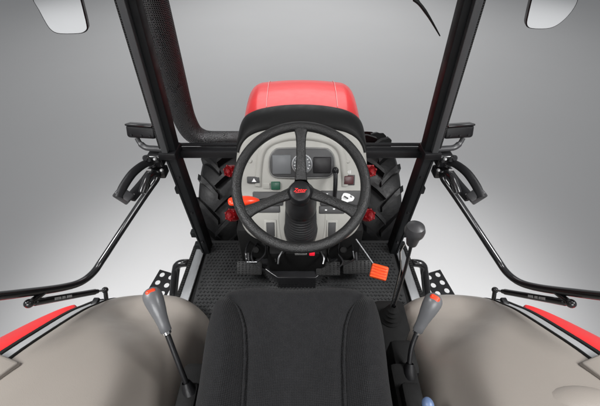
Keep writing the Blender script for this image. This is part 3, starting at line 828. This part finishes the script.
# ------------------------------------------------------------------ door frames, latches, handles, gas struts, lamps
for s in (-1, 1):
    def S(px): return px if s < 0 else 600 - px
    side = 'left' if s < 0 else 'right'
    dr = bpy.data.objects.new('door_frame', None); col.objects.link(dr); dr.parent = T; dr.matrix_parent_inverse = ROOT_INV
    dr['label'] = '%s door with bent black tube, latch, handle and gas strut' % side
    tp = [(-60, 306, .80), (-20, 298.5, .795), (20, 293.5, .785), (60, 288, .77), (80, 282.5, .76), (93, 273, .75), (103, 259, .735), (122, 230, .685), (140, 203, .62), (151, 187, .575), (156.5, 179, .555), (157, 174.5, .55), (153, 173, .55), (148, 177, .552), (145, 184, .555), (142, 193, .56)]
    MB().tube(spline([at(S(a), b_, x=s * x) for a, b_, x in tp], 6), .0122, 14).build('door_tube', 'gloss', dr, 60)
    # gas strut with ball studs
    a = at(S(105), 290, x=s * .755); e = at(S(29), 303.5, x=s * .775); b1 = a.lerp(e, .13); 
    gs = MB(); gs.tube([a, b1], .0045, 8); gs.build('strut_rod', 'steel', dr)
    gs = MB(); gs.tube([b1, b1.lerp(e, .04), b1.lerp(e, .05), b1.lerp(e, .93), b1.lerp(e, .94), e], [.008, .008, .0105, .0105, .008, .008], 14); gs.build('strut_cylinder', 'gloss', dr)
    lb = MB(); d = (e - b1).normalized(); nrm = (CAM - b1).normalized(); nrm = (nrm - d * nrm.dot(d)).normalized(); sdv = d.cross(nrm).normalized()
    for (t, w) in ((.52, .020), (.60, .012), (.655, .008), (.70, .014)):
        c = b1.lerp(e, t) + nrm * .0106; lb.beam(c - d * w / 2, c + d * w / 2, .008, .0016, up=nrm, bevel=0)
    lb.build('strut_label', 'clip', dr)
    MB().ball(a, .012).ball(a + V((0, -.014 * 0, .0)), .011).tube([a + V((s * -.002, 0, .004)), at(S(107), 304, x=s * .755)], .0075, 10).lathe([(.016, -.002), (.016, .008), (.010, .014)], at(S(107.5), 306, x=s * .755), (0, .5, 1), 16).build('strut_stud', 'gloss', dr)
    tb = at(S(46), 290.5, x=s * .775)
    MB().ball(e, .013).beam(e, tb, .016, .012, bevel=.003).beam(e.lerp(tb, .1), b1.lerp(e, .8), .012, .02, bevel=.004).build('strut_bracket', 'gloss', dr)
    # latch block on the pillar
    lt = MB(); c = at(S(157), 158, x=s * .555)
    lt.box(c, (.055, .06, .055), None, .008, 3)
    lt.box(c + V((s * -.005, -.02, -.05)), (.05, .05, .035), None, .006)
    for (dx, dz, r) in ((s * .012, .012, .010), (s * -.016, .008, .009), (s * .006, -.016, .009), (s * -.018, -.05, .009), (s * .02, -.03, .010), (s * .024, .02, .013)):
        lt.lathe([(0, .012), (r * .6, .012), (r, .006), (r, -.01)], c + V((dx, -.03, dz)), (0, -1, .5), 12)
    lt.build('door_latch', 'gloss', dr)
    for (dx, dz) in ((.020, .004), (-.012, .024), (-.022, -.028)):
        MB().lathe([(0, .004), (.004, .004), (.006, 0), (.006, -.006)], c + V((s * dx, -.042, dz)), (0, -1, .5), 10).build('bolt', 'clip', dr)
    # D shaped pull handle: outer strap, inner bar, pale end cap
    xx = .60
    sp_ = spline([at(S(151), 162, x=s * .57), at(S(143), 165, x=s * .585), at(S(133), 173, x=s * .60), at(S(125), 184, x=s * .612), at(S(121), 192, x=s * .617), at(S(119), 198, x=s * .618)], 5)
    hb = MB(); hb.tube(sp_, [.0145] * len(sp_), 12, flat=.5, up=V((0, -1, .8)))
    sp2 = spline([at(S(156), 166, x=s * .565), at(S(146), 180, x=s * .59), at(S(136), 192, x=s * .605), at(S(130), 199, x=s * .613)], 5)
    hb.tube(sp2, [.0205] * len(sp2), 12, flat=.35, up=V((0, -1, .8)))
    hb.build('door_handle', 'black', dr, 50)
    cp = MB(); cc = at(S(123.5), 195.5, x=s * .616); hd = (at(S(121), 199, x=s * .62) - at(S(150), 164, x=s * .575)).normalized(); nn = (CAM - cc).normalized()
    nn = (nn - hd * nn.dot(hd)).normalized()
    cp.box(cc, (.056, .038, .034), Matrix((hd.cross(nn) * -1, hd, nn)).transposed(), .006, 3); cp.build('handle_cap', 'darkgrey', dr, 50)
    q = at(S(132), 194.5, x=s * .598); MB().box(q, (.018, .004, .004), None, 0).build('handle_mark', 'clip', dr)
    q = at(S(149), 170, x=s * .555); MB().box(q, (.016, .004, .004), None, 0).build('latch_mark', 'clip', dr)
    # marker lamp on its curved bracket
    lm_ = bpy.data.objects.new('marker_lamp', None); col.objects.link(lm_); lm_.parent = T; lm_.matrix_parent_inverse = ROOT_INV
    lm_['label'] = 'black marker lamp outside the %s pillar' % side
    c = at(S(143), 131, y=1.08); vy = (CAM - c).normalized()
    Fl = Matrix((V((1, 0, 0)), V((0, .35, .94)).normalized(), V((1, 0, 0)).cross(V((0, .35, .94)).normalized()))).transposed()
    rot = Matrix.Rotation(R(-4 * s), 3, 'Y') @ Fl
    MB().box(c, (.108, .050, .05), rot, .012, 4).build('lamp_housing', 'black', lm_)
    MB().box(c + V((0, 0, .027)) , (.098, .008, .046), rot, .003, 2).build('lamp_lens', 'gloss', lm_)
    fc = rot @ V((0, 0, 1))
    for dx in (-.034, .002, .034): MB().lathe([(0, .003), (.004, .003), (.005, -.004)], c + rot @ V((dx, -.012, .0255)), fc, 10).build('bolt', 'gloss', lm_)
    ar = MB(); ar.tube(spline([at(S(137), 138, y=1.06), at(S(140), 143, y=1.05), at(S(146), 147.5, y=1.04), at(S(155), 148.5, y=1.03), at(S(164), 149, y=1.02)], 5), [.009] * 6 + [.012] * 15, 12, flat=.7); ar.build('lamp_bracket', 'darkgrey', lm_, 60)

# ------------------------------------------------------------------ outside mirrors (top corners)
for s in (-1, 1):
    pxs = [(31, -4), (38, 10), (45, 23), (50, 30), (57, 34), (70, 34.6), (82, 33.8), (87.5, 30.5), (87.5, 25), (84.5, 12), (80.5, -4), (76, -22), (70, -34), (45, -34), (32, -28)] if s < 0 else \
          [(572, -20), (579, -4), (575, 8), (566, 19), (557, 26), (549, 29), (538, 29.5), (529, 28.5), (526, 25), (527, 17), (532, -4), (537, -20), (545, -32), (566, -32)]
    n0 = V((s * -.30, -.95, -.028)).normalized(); c0 = at(60 if s < 0 else 552, 10, y=1.0)
    pts = [on_plane(q[0], q[1], c0, n0) for q in px_spl(pxs, 3)]
    cen = sum(pts, V()) / len(pts)
    mo = MB().prism([p - n0 * .03 for p in pts], n0 * .029, .004).build('mirror_shell', 'black', T, label='%s rear view mirror housing' % ('left' if s < 0 else 'right'))
    MB().prism([cen + (p - cen) * .955 - n0 * .004 for p in pts], n0 * .0045, .0005, 1).build('mirror_glass', 'mirror', mo)
    am = MB(); am.tube([cen - n0 * .03, V((s * .50, 1.06, 1.33))], .009, 10); am.build('mirror_arm', 'black', mo)

# ------------------------------------------------------------------ wiper at the windscreen top
wa = at(404, -16, y=1.06); wb = at(418, 2, y=1.06); wm = at(427, 14, y=1.063); wc = at(440, 36, y=1.06)
wo = MB().tube(spline([wa, wb, wm], 5), [.0048] * 6 + [.004, .0035, .003, .0028, .0025], 8).build('wiper_arm', 'black', T, label='black wiper arm at the top of the windscreen')
MB().tube(spline([at(413, -1, y=1.055), at(420, 4.5, y=1.055), at(429, 17, y=1.057), wc], 5), [.002] + [.0045] * 8 + [.004, .0036, .0032, .0028, .0024, .002, .0016], 8).build('wiper_blade', 'rubber', wo)

# ------------------------------------------------------------------ light
def area(name, loc, target, sx, sy, power, spread=180, colr=(1, 1, 1)):
    l = bpy.data.lights.new(name, 'AREA'); l.shape = 'RECTANGLE'; l.size = sx; l.size_y = sy; l.energy = power; l.color = colr; l.spread = R(spread)
    o = bpy.data.objects.new(name, l); col.objects.link(o); o.location = loc
    o.rotation_euler = (V(target) - V(loc)).to_track_quat('-Z', 'Y').to_euler()
    return o
area('rear_softbox', (0, -2.5, 2.1), (0, .9, .4), 2.4, 1.4, 19, 70)
for s in (-1, 1):
    area('side_softbox', (s * 1.75, .15, 2.4), (s * .62, .42, .25), 1.0, .6, 14.5, 70)
area('front_softbox', (0, 13.0, 4.0), (0, 3.0, .5), 7.0, 4.6, 130)
def spot(name, loc, target, deg, power, rad):
    l = bpy.data.lights.new(name, 'SPOT'); l.spot_size = R(deg); l.spot_blend = 1.0; l.energy = power; l.shadow_soft_size = rad
    o = bpy.data.objects.new(name, l); col.objects.link(o); o.location = loc
    o.rotation_euler = (V(target) - V(loc)).to_track_quat('-Z', 'Y').to_euler()
    return o
for s in (-1, 1):
    spot('pool_lamp', (s * .85, 1.2, 4.0), (s * .80, 1.5, GROUND), 38, 290, .4)
spot('backdrop_lamp', (0, 8.0, 7.0), (0, 8.0, GROUND), 100, 850, .5)
spot('hood_fill_spot', (0, 2.0, 4.2), (0, 1.5, .6), 14, 330, .15)  # added narrow fill on the hood alone, not a tractor lamp
spot('mirror_fill_spot', (0, -5.0, 5.0), (0, -5.0, GROUND), 76, 1150, .5)  # added fill on the floor behind, brightens what the mirrors reflect
w = bpy.data.worlds.new('World'); scene.world = w; w.use_nodes = True
w.node_tree.nodes['Background'].inputs[0].default_value = (.95, .97, 1, 1)
w.node_tree.nodes['Background'].inputs[1].default_value = .23

scene.view_settings.view_transform = 'Standard'; scene.view_settings.look = 'None'
scene.view_settings.exposure = 0; scene.view_settings.gamma = 1
scene.render.engine = 'CYCLES'
scene.cycles.use_denoising = True
